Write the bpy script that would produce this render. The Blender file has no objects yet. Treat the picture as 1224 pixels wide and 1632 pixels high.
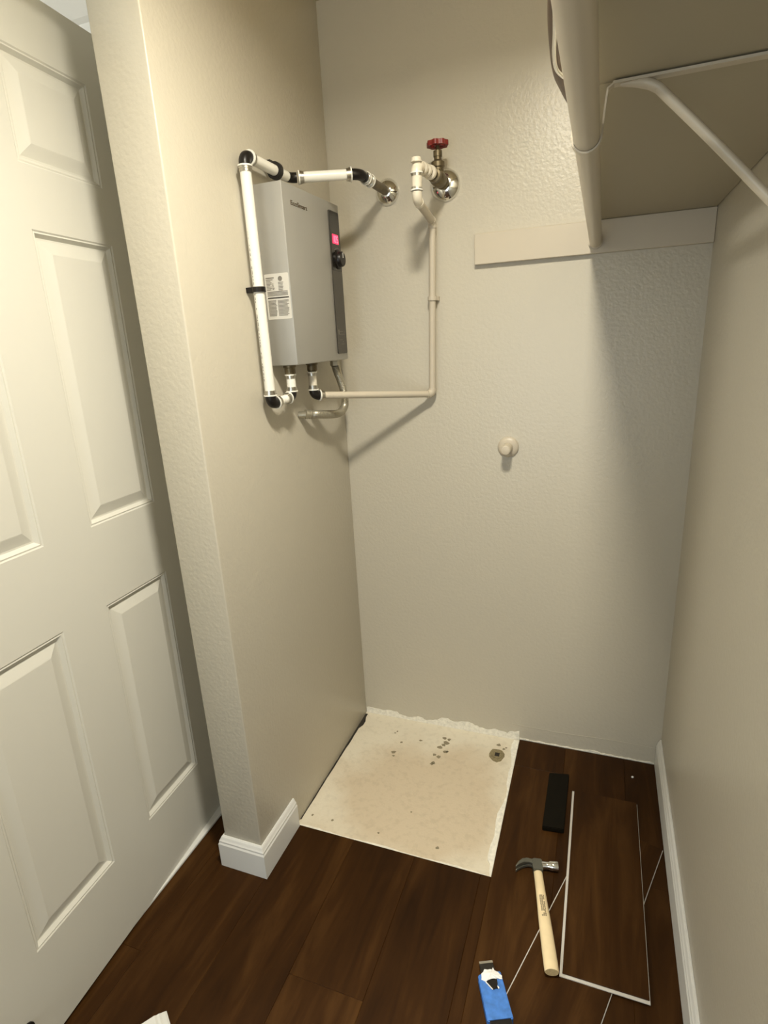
import bpy, bmesh, math, random
from mathutils import Vector, Matrix
random.seed(7)
PI = math.pi
scn = bpy.context.scene
col = scn.collection

# ------------------------------------------------------------------ camera
cam = bpy.data.cameras.new('camera')
cam.sensor_fit = 'VERTICAL'
cam.sensor_height = 36.0
cam.sensor_width = 27.0
cam.lens = 20.1324
cam.clip_start = 0.02
cam_o = bpy.data.objects.new('camera', cam)
R = Vector((0.93727644, 0.34463833, -0.05231912))
F = Vector((-0.3445513, 0.89315904, -0.28905248))
U = Vector((-0.05288927, 0.2889487, 0.95588251))
cam_o.matrix_world = Matrix(((R.x, U.x, -F.x, 0.83008), (R.y, U.y, -F.y, -1.83183),
                             (R.z, U.z, -F.z, 1.44878), (0, 0, 0, 1)))
col.objects.link(cam_o)
scn.camera = cam_o

# ------------------------------------------------------------------ world, lights, exposure
w = bpy.data.worlds.new('world')
scn.world = w
w.use_nodes = True
w.node_tree.nodes['Background'].inputs[0].default_value = (0.8, 0.88, 1.0, 1)
w.node_tree.nodes['Background'].inputs[1].default_value = 0.05


def point(name, loc, energy, color, radius):
    l = bpy.data.lights.new(name, 'POINT')
    l.energy = energy
    l.color = color
    l.shadow_soft_size = radius
    o = bpy.data.objects.new(name, l)
    o.location = loc
    col.objects.link(o)
    return o


def downlight(name, loc, energy, color, size, spread):
    l = bpy.data.lights.new(name, 'AREA')
    l.shape = 'DISK'
    l.size = size
    l.spread = math.radians(spread)
    l.energy = energy
    l.color = color
    o = bpy.data.objects.new(name, l)
    o.location = loc                      # an area light shines straight down by default
    col.objects.link(o)
    return o


downlight('ceiling_lamp', (0.69, -1.22, 2.378), 33.0, (1.0, 0.935, 0.78), 0.20, 161)   # flush lamp of the laundry room
point('hall_lamp', (-1.15, -2.15, 2.28), 78.0, (1.0, 0.97, 0.87), 0.09)               # lamp in the hall outside
fill_o = downlight('rear_fill', (0.40, -3.6, 1.05), 18.5, (0.84, 0.94, 1.0), 0.9, 180)   # added cool fill light behind the viewer, unseen
fill_o.data.shape = 'RECTANGLE'
fill_o.data.size_y = 1.5
fill_o.rotation_euler = (PI / 2, 0, 0)

vs = scn.view_settings
vs.view_transform = 'Standard'
vs.look = 'None'
vs.gamma = 1.0
vs.use_curve_mapping = False
vs.exposure = -0.02

# ------------------------------------------------------------------ materials


def lin(c):
    return tuple((x / 12.92 if x <= 0.04045 else ((x + 0.055) / 1.055) ** 2.4) for x in [v / 255 for v in c]) + (1,)


def mat(name, rgb, rough=0.5, metal=0.0, spec=0.5, bump=None, var=None, emit=None):
    """rgb is linear; bump=(scale, strength, distance, detail); var=(scale, amount)"""
    m = bpy.data.materials.new(name)
    m.use_nodes = True
    nt = m.node_tree
    b = nt.nodes['Principled BSDF']
    b.inputs['Base Color'].default_value = tuple(rgb[:3]) + (1,)
    b.inputs['Roughness'].default_value = rough
    b.inputs['Metallic'].default_value = metal
    b.inputs['Specular IOR Level'].default_value = spec
    tc = nt.nodes.new('ShaderNodeTexCoord')
    if var:
        n = nt.nodes.new('ShaderNodeTexNoise')
        n.inputs['Scale'].default_value = var[0]
        n.inputs['Detail'].default_value = 4
        nt.links.new(tc.outputs['Object'], n.inputs['Vector'])
        r = nt.nodes.new('ShaderNodeValToRGB')
        a = var[1]
        r.color_ramp.elements[0].position = 0.3
        r.color_ramp.elements[1].position = 0.7
        r.color_ramp.elements[0].color = tuple(c * (1 - a) for c in rgb[:3]) + (1,)
        r.color_ramp.elements[1].color = tuple(min(1, c * (1 + a)) for c in rgb[:3]) + (1,)
        nt.links.new(n.outputs['Fac'], r.inputs[0])
        nt.links.new(r.outputs[0], b.inputs['Base Color'])
    if bump:
        n = nt.nodes.new('ShaderNodeTexNoise')
        n.inputs['Scale'].default_value = bump[0]
        n.inputs['Detail'].default_value = bump[3]
        nt.links.new(tc.outputs['Object'], n.inputs['Vector'])
        bp = nt.nodes.new('ShaderNodeBump')
        bp.inputs['Strength'].default_value = bump[1]
        bp.inputs['Distance'].default_value = bump[2]
        nt.links.new(n.outputs['Fac'], bp.inputs['Height'])
        nt.links.new(bp.outputs[0], b.inputs['Normal'])
    if emit:
        b.inputs['Emission Color'].default_value = tuple(emit[0]) + (1,)
        b.inputs['Emission Strength'].default_value = emit[1]
    return m


WALL = (0.55, 0.51, 0.42)
M = {}
M['wall'] = mat('greige_wall_paint', WALL, 0.33, spec=0.5, bump=(100, 0.22, 0.004, 2.0))
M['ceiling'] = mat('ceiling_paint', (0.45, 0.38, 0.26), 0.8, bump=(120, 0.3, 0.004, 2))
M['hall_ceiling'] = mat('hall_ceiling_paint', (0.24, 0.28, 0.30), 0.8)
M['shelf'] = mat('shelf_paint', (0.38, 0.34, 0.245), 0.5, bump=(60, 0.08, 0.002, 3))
M['painted_metal'] = mat('painted_pipe', (0.56, 0.50, 0.40), 0.38, spec=0.5, bump=(150, 0.1, 0.001, 2))
M['rod'] = mat('painted_rod', (0.54, 0.48, 0.38), 0.35, spec=0.5)
M['trim'] = mat('white_trim_paint', (0.78, 0.78, 0.76), 0.35)
M['door'] = mat('door_paint', (0.70, 0.69, 0.63), 0.36, spec=0.45, bump=(40, 0.06, 0.002, 6))
M['pvc'] = mat('white_plastic_pipe', (0.85, 0.83, 0.76), 0.32)
M['cream'] = mat('cream_plastic_pipe', (0.76, 0.70, 0.58), 0.35)
M['black'] = mat('black_plastic', (0.010, 0.008, 0.007), 0.35, spec=0.35)
M['steel'] = mat('ring_steel', (0.55, 0.53, 0.48), 0.28, metal=1.0)
M['chrome'] = mat('chrome', (0.82, 0.82, 0.80), 0.12, metal=1.0)
M['brass'] = mat('aged_brass', (0.15, 0.12, 0.07), 0.42, metal=0.7, var=(60, 0.3))
M['red'] = mat('red_handwheel_paint', (0.20, 0.018, 0.014), 0.4)
M['conduit'] = mat('conduit_metal', (0.44, 0.41, 0.33), 0.36, metal=0.7)
M['heater'] = mat('heater_silver', (0.40, 0.39, 0.36), 0.42, metal=0.35, bump=(300, 0.05, 0.001, 2))
M['strip'] = mat('control_strip_grey', (0.042, 0.037, 0.029), 0.3)
M['strip_dark'] = mat('display_window_black', (0.018, 0.016, 0.013), 0.2)
M['label'] = mat('label_foil', (0.62, 0.60, 0.55), 0.45)
M['print'] = mat('label_print', (0.20, 0.185, 0.16), 0.6)
M['print_dark'] = mat('label_print_dark', (0.05, 0.045, 0.04), 0.6)
M['badge'] = mat('badge_bronze', (0.10, 0.07, 0.035), 0.4, metal=0.4)
M['led'] = mat('red_led', (0.3, 0.01, 0.02), 0.4, emit=((1.0, 0.03, 0.10), 1.6))
M['led_hot'] = mat('red_led_bright', (0.4, 0.05, 0.08), 0.4, emit=((1.0, 0.16, 0.24), 1.9))
M['core'] = mat('plank_core', (0.60, 0.57, 0.52), 0.7)
M['hammer_wood'] = mat('pale_wood', (0.86, 0.70, 0.44), 0.5, var=(30, 0.06))
M['hammer_end'] = mat('pale_end_grain', (0.55, 0.42, 0.22), 0.6, var=(220, 0.15))
M['hammer_steel'] = mat('hammer_dark_steel', (0.14, 0.14, 0.115), 0.38, metal=0.6)
M['stamp'] = mat('handle_stamp', (0.30, 0.24, 0.15), 0.6)
M['black_block'] = mat('black_rubber', (0.006, 0.0045, 0.002), 0.75, spec=0.12, bump=(200, 0.2, 0.002, 2))
M['blue'] = mat('blue_paper', (0.058, 0.20, 0.60), 0.55, var=(70, 0.18))
M['white_paper'] = mat('torn_white_paper', (0.86, 0.85, 0.84), 0.7)
M['dark_wood'] = mat('dark_hanger_wood', (0.085, 0.05, 0.03), 0.4)
M['caulk'] = mat('raw_plaster', (0.86, 0.83, 0.74), 0.9, bump=(160, 0.5, 0.004, 4), var=(90, 0.12))
M['stain'] = mat('glue_residue', (0.27, 0.23, 0.15), 0.9)
M['brass_drain'] = mat('tan_putty', (0.27, 0.22, 0.12), 0.8, var=(180, 0.25), bump=(300, 0.6, 0.004, 3))
M['gap'] = mat('recess_shade', (0.03, 0.025, 0.018), 0.9)  # shade inside the wall gap and drain hole, put into the colour
M['wall_scrape'] = mat('scraped_paint', (0.62, 0.58, 0.49), 0.8)
M['crown'] = mat('crown_white', (0.80, 0.82, 0.82), 0.5)

# concrete slab with tan centre and pale, rougher rim
m = mat('bare_slab', (0.64, 0.55, 0.43), 0.85, bump=(140, 0.35, 0.003, 5))
nt = m.node_tree
b = nt.nodes['Principled BSDF']
tc = nt.nodes.new('ShaderNodeTexCoord')
n1 = nt.nodes.new('ShaderNodeTexNoise'); n1.inputs['Scale'].default_value = 4.2; n1.inputs['Detail'].default_value = 6
n2 = nt.nodes.new('ShaderNodeTexNoise'); n2.inputs['Scale'].default_value = 55; n2.inputs['Detail'].default_value = 5
nt.links.new(tc.outputs['Object'], n1.inputs['Vector']); nt.links.new(tc.outputs['Object'], n2.inputs['Vector'])
vsub = nt.nodes.new('ShaderNodeVectorMath'); vsub.operation = 'DISTANCE'
vsub.inputs[1].default_value = (0.36, -0.39, 0.0)
nt.links.new(tc.outputs['Object'], vsub.inputs[0])
ad = nt.nodes.new('ShaderNodeMath'); ad.operation = 'MULTIPLY_ADD'; ad.inputs[1].default_value = 0.5
nt.links.new(n1.outputs['Fac'], ad.inputs[0]); nt.links.new(vsub.outputs['Value'], ad.inputs[2])
rp = nt.nodes.new('ShaderNodeValToRGB')
rp.color_ramp.elements[0].position = 0.46; rp.color_ramp.elements[0].color = (0.64, 0.54, 0.40, 1)
rp.color_ramp.elements[1].position = 0.62; rp.color_ramp.elements[1].color = (0.76, 0.70, 0.57, 1)
nt.links.new(ad.outputs[0], rp.inputs[0])
mx = nt.nodes.new('ShaderNodeMix'); mx.data_type = 'RGBA'; mx.blend_type = 'MULTIPLY'
mx.inputs['Factor'].default_value = 0.22
rp2 = nt.nodes.new('ShaderNodeValToRGB')
rp2.color_ramp.elements[0].position = 0.32; rp2.color_ramp.elements[0].color = (0.62, 0.60, 0.56, 1)
rp2.color_ramp.elements[1].position = 0.5; rp2.color_ramp.elements[1].color = (1, 1, 1, 1)
nt.links.new(n2.outputs['Fac'], rp2.inputs[0])
nt.links.new(rp.outputs[0], mx.inputs['A']); nt.links.new(rp2.outputs[0], mx.inputs['B'])
nt.links.new(mx.outputs['Result'], b.inputs['Base Color'])
M['slab'] = m


def wood(name, dark, mid, light, rough=0.5):
    m = bpy.data.materials.new(name)
    m.use_nodes = True
    nt = m.node_tree
    b = nt.nodes['Principled BSDF']
    b.inputs['Roughness'].default_value = rough
    b.inputs['Specular IOR Level'].default_value = 0.12
    tc = nt.nodes.new('ShaderNodeTexCoord')
    oi = nt.nodes.new('ShaderNodeObjectInfo')
    add = nt.nodes.new('ShaderNodeVectorMath'); add.operation = 'ADD'
    sc = nt.nodes.new('ShaderNodeVectorMath'); sc.operation = 'SCALE'; sc.inputs['Scale'].default_value = 13.0
    cmb = nt.nodes.new('ShaderNodeCombineXYZ')
    for k in range(3):
        nt.links.new(oi.outputs['Random'], cmb.inputs[k])
    nt.links.new(cmb.outputs[0], sc.inputs[0])
    nt.links.new(tc.outputs['Object'], add.inputs[0]); nt.links.new(sc.outputs[0], add.inputs[1])
    mp = nt.nodes.new('ShaderNodeMapping'); mp.inputs['Scale'].default_value = (24, 2.6, 24)
    nt.links.new(add.outputs[0], mp.inputs[0])
    n = nt.nodes.new('ShaderNodeTexNoise'); n.inputs['Scale'].default_value = 1.0
    n.inputs['Detail'].default_value = 8; n.inputs['Roughness'].default_value = 0.65
    n.inputs['Distortion'].default_value = 0.7
    nt.links.new(mp.outputs[0], n.inputs['Vector'])
    mp2 = nt.nodes.new('ShaderNodeMapping'); mp2.inputs['Scale'].default_value = (5.5, 1.3, 5)
    nt.links.new(add.outputs[0], mp2.inputs[0])
    n2 = nt.nodes.new('ShaderNodeTexNoise'); n2.inputs['Scale'].default_value = 1.2; n2.inputs['Detail'].default_value = 3
    nt.links.new(mp2.outputs[0], n2.inputs['Vector'])
    mxf = nt.nodes.new('ShaderNodeMath'); mxf.operation = 'MULTIPLY_ADD'; mxf.inputs[1].default_value = 0.55
    half = nt.nodes.new('ShaderNodeMath'); half.operation = 'MULTIPLY'; half.inputs[1].default_value = 0.45
    nt.links.new(n2.outputs['Fac'], half.inputs[0])
    nt.links.new(n.outputs['Fac'], mxf.inputs[0]); nt.links.new(half.outputs[0], mxf.inputs[2])
    rr = nt.nodes.new('ShaderNodeMath'); rr.operation = 'MULTIPLY_ADD'
    rr.inputs[1].default_value = 0.10; nt.links.new(oi.outputs['Random'], rr.inputs[0])
    nt.links.new(mxf.outputs[0], rr.inputs[2])
    r = nt.nodes.new('ShaderNodeValToRGB')
    r.color_ramp.elements[0].position = 0.36; r.color_ramp.elements[0].color = tuple(dark) + (1,)
    r.color_ramp.elements[1].position = 0.74; r.color_ramp.elements[1].color = tuple(light) + (1,)
    e = r.color_ramp.elements.new(0.55); e.color = tuple(mid) + (1,)
    nt.links.new(rr.outputs[0], r.inputs[0])
    nt.links.new(r.outputs[0], b.inputs['Base Color'])
    bp = nt.nodes.new('ShaderNodeBump'); bp.inputs['Strength'].default_value = 0.12; bp.inputs['Distance'].default_value = 0.001
    nt.links.new(n.outputs['Fac'], bp.inputs['Height']); nt.links.new(bp.outputs[0], b.inputs['Normal'])
    return m


M['plank'] = wood('dark_vinyl_plank', (0.017, 0.0060, 0.0008), (0.038, 0.0143, 0.0024), (0.080, 0.035, 0.0085))

# ------------------------------------------------------------------ mesh helpers


def box(bm, x0, x1, y0, y1, z0, z1, bev=0.0, seg=2):
    r = bmesh.ops.create_cube(bm, size=1.0)
    vs_ = r['verts']
    for v in vs_:
        v.co = Vector(((x0 + x1) / 2 + v.co.x * (x1 - x0), (y0 + y1) / 2 + v.co.y * (y1 - y0), (z0 + z1) / 2 + v.co.z * (z1 - z0)))
    if bev > 0:
        es = list({e for v in vs_ for e in v.link_edges})
        bmesh.ops.bevel(bm, geom=es, offset=bev, segments=seg, profile=0.5, affect='EDGES')
    return bm


def frame_of(t):
    t = t.normalized()
    a = Vector((0, 0, 1)) if abs(t.z) < 0.9 else Vector((1, 0, 0))
    u = t.cross(a).normalized()
    return u, t.cross(u).normalized()


def tube(bm, pts, r, seg=16, caps=True, ell=None):
    """sweep a circle (or ellipse ell=(a,b) factors) along pts; r may be a list"""
    pts = [Vector(p) for p in pts]
    n = len(pts)
    rs = r if isinstance(r, (list, tuple)) else [r] * n
    tang = []
    for i in range(n):
        a = pts[max(i - 1, 0)]; c = pts[min(i + 1, n - 1)]
        tang.append((c - a).normalized())
    u, v = frame_of(tang[0])
    rings = []
    for i in range(n):
        if i:
            q = tang[i - 1].rotation_difference(tang[i])
            u = q @ u; v = q @ v
        k = 1.0
        if 0 < i < n - 1:
            d0 = (pts[i] - pts[i - 1]).normalized(); d1 = (pts[i + 1] - pts[i]).normalized()
            k = 1.0
        ea, eb = ell if ell else (1, 1)
        rings.append([bm.verts.new(pts[i] + rs[i] * k * (u * math.cos(2 * PI * j / seg) * ea + v * math.sin(2 * PI * j / seg) * eb)) for j in range(seg)])
    for i in range(n - 1):
        for j in range(seg):
            bm.faces.new((rings[i][j], rings[i][(j + 1) % seg], rings[i + 1][(j + 1) % seg], rings[i + 1][j]))
    if caps:
        bm.faces.new(list(reversed(rings[0]))); bm.faces.new(rings[-1])
    return bm


def lathe(bm, origin, axis, prof, seg=24):
    """prof: list of (distance along axis, radius); radius 0 closes"""
    o = Vector(origin); t = Vector(axis).normalized()
    u, v = frame_of(t)
    rings = []
    for d, r in prof:
        if r <= 1e-6:
            rings.append([bm.verts.new(o + t * d)])
        else:
            rings.append([bm.verts.new(o + t * d + r * (u * math.cos(2 * PI * j / seg) + v * math.sin(2 * PI * j / seg))) for j in range(seg)])
    for a, c in zip(rings, rings[1:]):
        for j in range(seg):
            k = (j + 1) % seg
            if len(a) == 1 and len(c) == 1:
                continue
            if len(a) == 1:
                bm.faces.new((a[0], c[k], c[j]))
            elif len(c) == 1:
                bm.faces.new((a[j], a[k], c[0]))
            else:
                bm.faces.new((a[j], a[k], c[k], c[j]))
    if len(rings[0]) > 1:
        bm.faces.new(list(reversed(rings[0])))
    if len(rings[-1]) > 1:
        bm.faces.new(rings[-1])
    return bm


def prism(bm, poly, z0, z1, to=None):
    """extrude a 2-D polygon between z0 and z1; to maps (a, b, c) to a point"""
    f = to or (lambda a, b_, c: Vector((a, b_, c)))
    lo = [bm.verts.new(f(p[0], p[1], z0)) for p in poly]
    hi = [bm.verts.new(f(p[0], p[1], z1)) for p in poly]
    n = len(poly)
    bm.faces.new(list(reversed(lo))); bm.faces.new(hi)
    for i in range(n):
        bm.faces.new((lo[i], lo[(i + 1) % n], hi[(i + 1) % n], hi[i]))
    return bm


def arc(c, r, a0, a1, n, plane):
    """points of an arc; plane maps (dx, dy) to a vector"""
    return [Vector(c) + plane(r * math.cos(a0 + (a1 - a0) * i / n), r * math.sin(a0 + (a1 - a0) * i / n)) for i in range(n + 1)]


def bend(p0, p1, p2, r, n=8):
    """rounded corner of radius r at p1"""
    p0, p1, p2 = Vector(p0), Vector(p1), Vector(p2)
    a = (p0 - p1).normalized(); c = (p2 - p1).normalized()
    out = []
    for i in range(n + 1):
        t = i / n
        out.append((p1 + a * r) * (1 - t) ** 2 + p1 * 2 * t * (1 - t) + (p1 + c * r) * t ** 2)
    return out


def smooth_path(pts, n=10):
    P = [Vector(p) for p in pts]
    P = [2 * P[0] - P[1]] + P + [2 * P[-1] - P[-2]]
    out = []
    for i in range(1, len(P) - 2):
        for k in range(n):
            t = k / n
            a, b_, c, d = P[i - 1], P[i], P[i + 1], P[i + 2]
            out.append(0.5 * ((2 * b_) + (c - a) * t + (2 * a - 5 * b_ + 4 * c - d) * t * t + (3 * b_ - a - 3 * c + d) * t ** 3))
    out.append(P[-2])
    return out


def wpos(o):
    p = Vector((0, 0, 0))
    while o:
        p += o.location
        o = o.parent
    return p


def obj(name, bm, m, parent=None, smooth=None, local=False, label=None):
    """link a bmesh (world coordinates unless local) as ONE mesh object"""
    bmesh.ops.recalc_face_normals(bm, faces=bm.faces)
    me = bpy.data.meshes.new(name)
    if parent is not None and not local:
        bm.transform(Matrix.Translation(-wpos(parent)))
    bm.to_mesh(me)
    bm.free()
    ms = m if isinstance(m, (list, tuple)) else [m]
    for x in ms:
        me.materials.append(x)
    o = bpy.data.objects.new(name, me)
    col.objects.link(o)
    if parent is not None:
        o.parent = parent
    if smooth is not None:
        for p in me.polygons:
            p.use_smooth = True
        try:
            me.set_sharp_from_angle(angle=math.radians(smooth))
        except Exception:
            pass
    if label:
        o['label'] = label
    return o


def B():
    return bmesh.new()


def thing(name, label, cat, loc=(0, 0, 0), group=None):
    o = bpy.data.objects.new(name, None)
    col.objects.link(o)
    o.location = loc
    o.empty_display_size = 0.05
    o['label'] = label
    o['category'] = cat
    if group:
        o['group'] = group
    return o


def tag(o, label, cat, group=None):
    o['label'] = label
    o['category'] = cat
    if group:
        o['group'] = group
    return o


def struct(o):
    o['kind'] = 'structure'
    return o


def text_mesh(name, body, size, place, m, parent, depth=0.0006):
    """flat lettering; place is a matrix (x right, y up, z out)"""
    c = bpy.data.curves.new(name, 'FONT')
    c.body = body
    c.size = size
    c.extrude = depth
    c.align_x = 'LEFT'
    t = bpy.data.objects.new(name, c)
    col.objects.link(t)
    dg = bpy.context.evaluated_depsgraph_get()
    me = bpy.data.meshes.new_from_object(t.evaluated_get(dg))
    bpy.data.objects.remove(t)
    bpy.data.curves.remove(c)
    me.transform(place)
    me.transform(Matrix.Translation(-wpos(parent)))
    me.materials.clear()
    me.materials.append(m)
    o = bpy.data.objects.new(name, me)
    col.objects.link(o)
    o.parent = parent
    return o


# ------------------------------------------------------------------ the setting
W = 1.083           # right wall
D = 0.782           # depth of the stub wall on the left
T = 0.123           # its thickness
H = 2.389           # ceiling
XH = -1.75          # far side of the hall
YF = -3.7           # wall behind the viewer
HC = 2.625           # hall ceiling
PX, PY = 0.614, -0.597   # bare patch of slab

bm = B(); box(bm, XH, W + 0.12, 0.0, 0.12, -0.06, HC + 0.05)
struct(obj('wall_back', bm, M['wall']))

bm = B()
box(bm, -T, 0.0, -D, 0.0, -0.06, HC, bev=0.004, seg=3)
wl = struct(obj('wall_left', bm, M['wall'], smooth=40))
bm = B()
box(bm, -T, 0.0, -1.95, -D, 2.185, HC)
struct(obj('wall_header', bm, M['wall']))
bm = B()
box(bm, -T, 0.0, YF, -1.95, -0.06, HC)
struct(obj('wall_front_left', bm, M['wall']))
bm = B(); box(bm, W, W + 0.12, YF, 0.0, -0.06, HC)
struct(obj('wall_right', bm, M['wall']))
bm = B(); box(bm, XH, W + 0.12, YF - 0.12, YF, -0.06, HC)
struct(obj('wall_front', bm, M['wall']))
bm = B(); box(bm, XH - 0.12, XH, YF - 0.12, 0.12, -0.06, HC + 0.05)
struct(obj('wall_hall', bm, M['wall']))
bm = B(); box(bm, 0.0, W, YF, 0.0, H, H + 0.04)
struct(obj('ceiling', bm, M['ceiling']))
bm = B(); box(bm, XH, -T, YF, 0.0, HC, HC + 0.04)
struct(obj('ceiling_hall', bm, M['hall_ceiling']))
# crown moulding of the hall, seen over the door
bm = B()
prof = [(0, 0), (-0.11, 0), (-0.11, -0.016), (-0.092, -0.024), (-0.07, -0.07), (-0.035, -0.12), (-0.02, -0.13), (-0.02, -0.19), (0, -0.19)]
prism(bm, prof, XH, -T, to=lambda a, b_, c: Vector((c, a, HC + b_)))
struct(obj('trim_1', bm, M['crown']))

# floor: slab, laid planks as children
bm = B(); box(bm, XH, W, YF, 0.0, -0.07, -0.006)
floor = struct(obj('floor', bm, M['slab']))
PT = 0.0
def plank_piece(x0, x1, y0, y1):
    if x1 - x0 < 0.004 or y1 - y0 < 0.004:
        return
    g = 0.0
    bm = B(); box(bm, x0 + g, x1 - g, y0 + g, y1 - g, -0.0058, 0.0, bev=0.0010, seg=1)
    obj('floor_plank', bm, M['plank'], floor)

pw = 0.193
edges = []
x = 0.006
while x > XH:
    x -= pw
x0 = x
k = 0
while x0 < W:
    x1 = min(x0 + pw, W); xa = max(x0, XH)
    y = 0.0 + (0.37 + 0.43 * k) % 1.22
    if k % 5 == 2: y += 0.1
    while y > YF:
        ya = y; yb = max(y - 1.22, YF); ya = min(ya, -0.004)
        if yb < -0.004:
            lim = PX
            if xa >= lim - 1e-4 or x1 <= 0.0:
                pass
            # cut the bare patch out of each plank
            hx0, hx1 = 0.0, PX
            if x1 > hx0 + 0.001 and xa < hx1 - 0.001 and ya > PY:
                cx0, cx1 = max(xa, hx0), min(x1, hx1)
                plank_piece(xa, cx0 if cx0 > xa else xa, max(yb, -9), ya) if xa < cx0 - 0.004 and cx0 <= -T else None
                if cx1 < x1 - 0.002: plank_piece(cx1, x1, yb, ya)
                if yb < PY: plank_piece(xa if xa > -T else xa, cx1, yb, PY)
            else:
                plank_piece(xa, x1, yb, ya)
        y -= 1.22
    x0 += pw
    k += 1

# ragged plaster left along the bare patch, front line and right edge
def ragged(pts_in, pts_out, z0, z1, name, m, parent, to=None):
    bm = B(); prism(bm, pts_in + list(reversed(pts_out)), z0, z1, to); return obj(name, bm, m, parent)
n = 44
inn = []; out = []
for i in range(n + 1):
    t = i / n
    y = -0.008 + (PY + 0.008) * t
    wv = 0.014 + 0.006 * math.sin(9 * t + 1) + 0.004 * math.sin(23 * t) + random.uniform(-0.0015, 0.0015)
    if t > 0.93: wv *= 0.6
    inn.append((PX - 0.001 - wv, y)); out.append((PX - 0.001, y))
ragged(inn, out, -0.0059, -0.0015, 'plaster_edge', M['caulk'], floor)
inn = []; out = []
for i in range(n + 1):
    t = i / n
    xx = 0.01 + (PX - 0.026) * t
    wv = 0.0055 + 0.002 * math.sin(17 * t) + random.uniform(-0.001, 0.001)
    inn.append((xx, PY + wv)); out.append((xx, PY + 0.0008))
ragged(inn, out, -0.0059, -0.0018, 'plaster_edge', M['caulk'], floor)
# dark strip along the left wall: gap shade put into its colour, plus debris
bm = B()
pl = [(0.0005, -0.012)]; pr_ = []
for i in range(25):
    t = i / 24
    y = -0.012 - 0.56 * t
    wv = 0.010 - 0.007 * t + random.uniform(-0.001, 0.001) + (0.008 if 0.05 < t < 0.16 else 0)
    pr_.append((wv, y))
prism(bm, [(0.0005, -0.012), (0.0005, -0.572)] + list(reversed(pr_)), -0.0059, -0.0052)
obj('gap_shade_dirt', bm, M['gap'], floor)
# dark glue spots on the slab: thin uneven flakes
spots = [(0.184, -0.195, 0.012), (0.19, -0.212, 0.006), (0.345, -0.068, 0.009), (0.362, -0.071, 0.008), (0.357, -0.09, 0.012), (0.35, -0.105, 0.009),
         (0.341, -0.122, 0.011), (0.366, -0.14, 0.01), (0.372, -0.135, 0.006), (0.332, -0.165, 0.008), (0.349, -0.17, 0.009), (0.338, -0.205, 0.009), (0.335, -0.212, 0.008),
         (0.262, -0.105, 0.007), (0.16, -0.08, 0.005), (0.155, -0.092, 0.004), (0.195, -0.135, 0.006), (0.258, -0.547, 0.005), (0.445, -0.546, 0.006), (0.10, -0.545, 0.005),
         (0.03, -0.545, 0.005), (0.33, -0.44, 0.004), (0.545, -0.048, 0.009), (0.598, -0.085, 0.004), (0.565, -0.065, 0.006), (0.573, -0.055, 0.004)]
for sx, sy, sr in spots:
    bm = B()
    nn = 9
    poly = [(sx + sr * random.uniform(0.5, 1.1) * math.cos(2 * PI * q / nn), sy + sr * random.uniform(0.45, 1.0) * math.sin(2 * PI * q / nn)) for q in range(nn)]
    prism(bm, poly, -0.0061, -0.0052)
    obj('glue_spot', bm, M['stain'], floor)
# floor drain
fl = thing('floor_drain', 'small tan drain stub with dark square hole set in bare slab', 'drain', (0.546, -0.104, -0.006))
bm = B()
nn = 14
ring_o = [(0.546 + 0.029 * random.uniform(0.85, 1.1) * math.cos(2 * PI * q / nn), -0.104 + 0.033 * random.uniform(0.85, 1.1) * math.sin(2 * PI * q / nn)) for q in range(nn)]
prism(bm, ring_o, -0.006, -0.004)
obj('putty_ring', bm, M['brass_drain'], fl)
bm = B(); lathe(bm, (0.547, -0.104, -0.0045), (0, 0, 1), [(0, 0.019), (0.003, 0.019), (0.004, 0.016), (0.003, 0.0135), (0.0028, 0.0)], seg=8)
obj('collar', bm, M['brass_drain'], fl)
bm = B(); box(bm, 0.540, 0.556, -0.113, -0.095, -0.003, -0.0008)
obj('hole', bm, M['gap'], fl)

# ragged unpainted plaster at the foot of the back wall
top = []; bot = []
nw = 70
for i in range(nw + 1):
    t = i / nw
    xx = 0.002 + (PX - 0.004) * t
    hgt = 0.016 + 0.006 * math.sin(14 * t) + 0.005 * math.sin(37 * t + 1) + random.uniform(-0.003, 0.003)
    if t > 0.42: hgt += 0.014 * math.sin(PI * (t - 0.42) / 0.58) ** 2
    if t > 0.94: hgt += 0.012
    top.append((xx, max(0.006, hgt))); bot.append((xx, -0.0055))
ragged(bot, top, 0.0, 0.0016, 'plaster_patch', M['caulk'], bpy.data.objects['wall_back'], to=lambda a, b_, c: Vector((a, -c, b_)))
top = []; bot = []
for i in range(41):
    t = i / 40
    xx = PX + (W - PX - 0.016) * t
    top.append((xx, 0.0045 + random.uniform(-0.002, 0.002) + (0.004 if 0.5 < t < 0.62 else 0))); bot.append((xx, 0.0006))
ragged(bot, top, 0.0, 0.003, 'plaster_patch', M['caulk'], bpy.data.objects['wall_back'], to=lambda a, b_, c: Vector((a, -c, b_)))
# old baseboard line left in the paint
top = []; bot = []
for i in range(41):
    t = i / 40
    xx = 0.585 + (W - 0.595) * t
    yy = 0.062 - 0.004 * math.sin(6 * t) + random.uniform(-0.0006, 0.0006)
    top.append((xx, yy + 0.0011)); bot.append((xx, yy))
ragged(bot, top, 0.0, 0.0012, 'paint_ridge', M['wall'], bpy.data.objects['wall_back'], to=lambda a, b_, c: Vector((a, -c, b_)))

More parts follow.
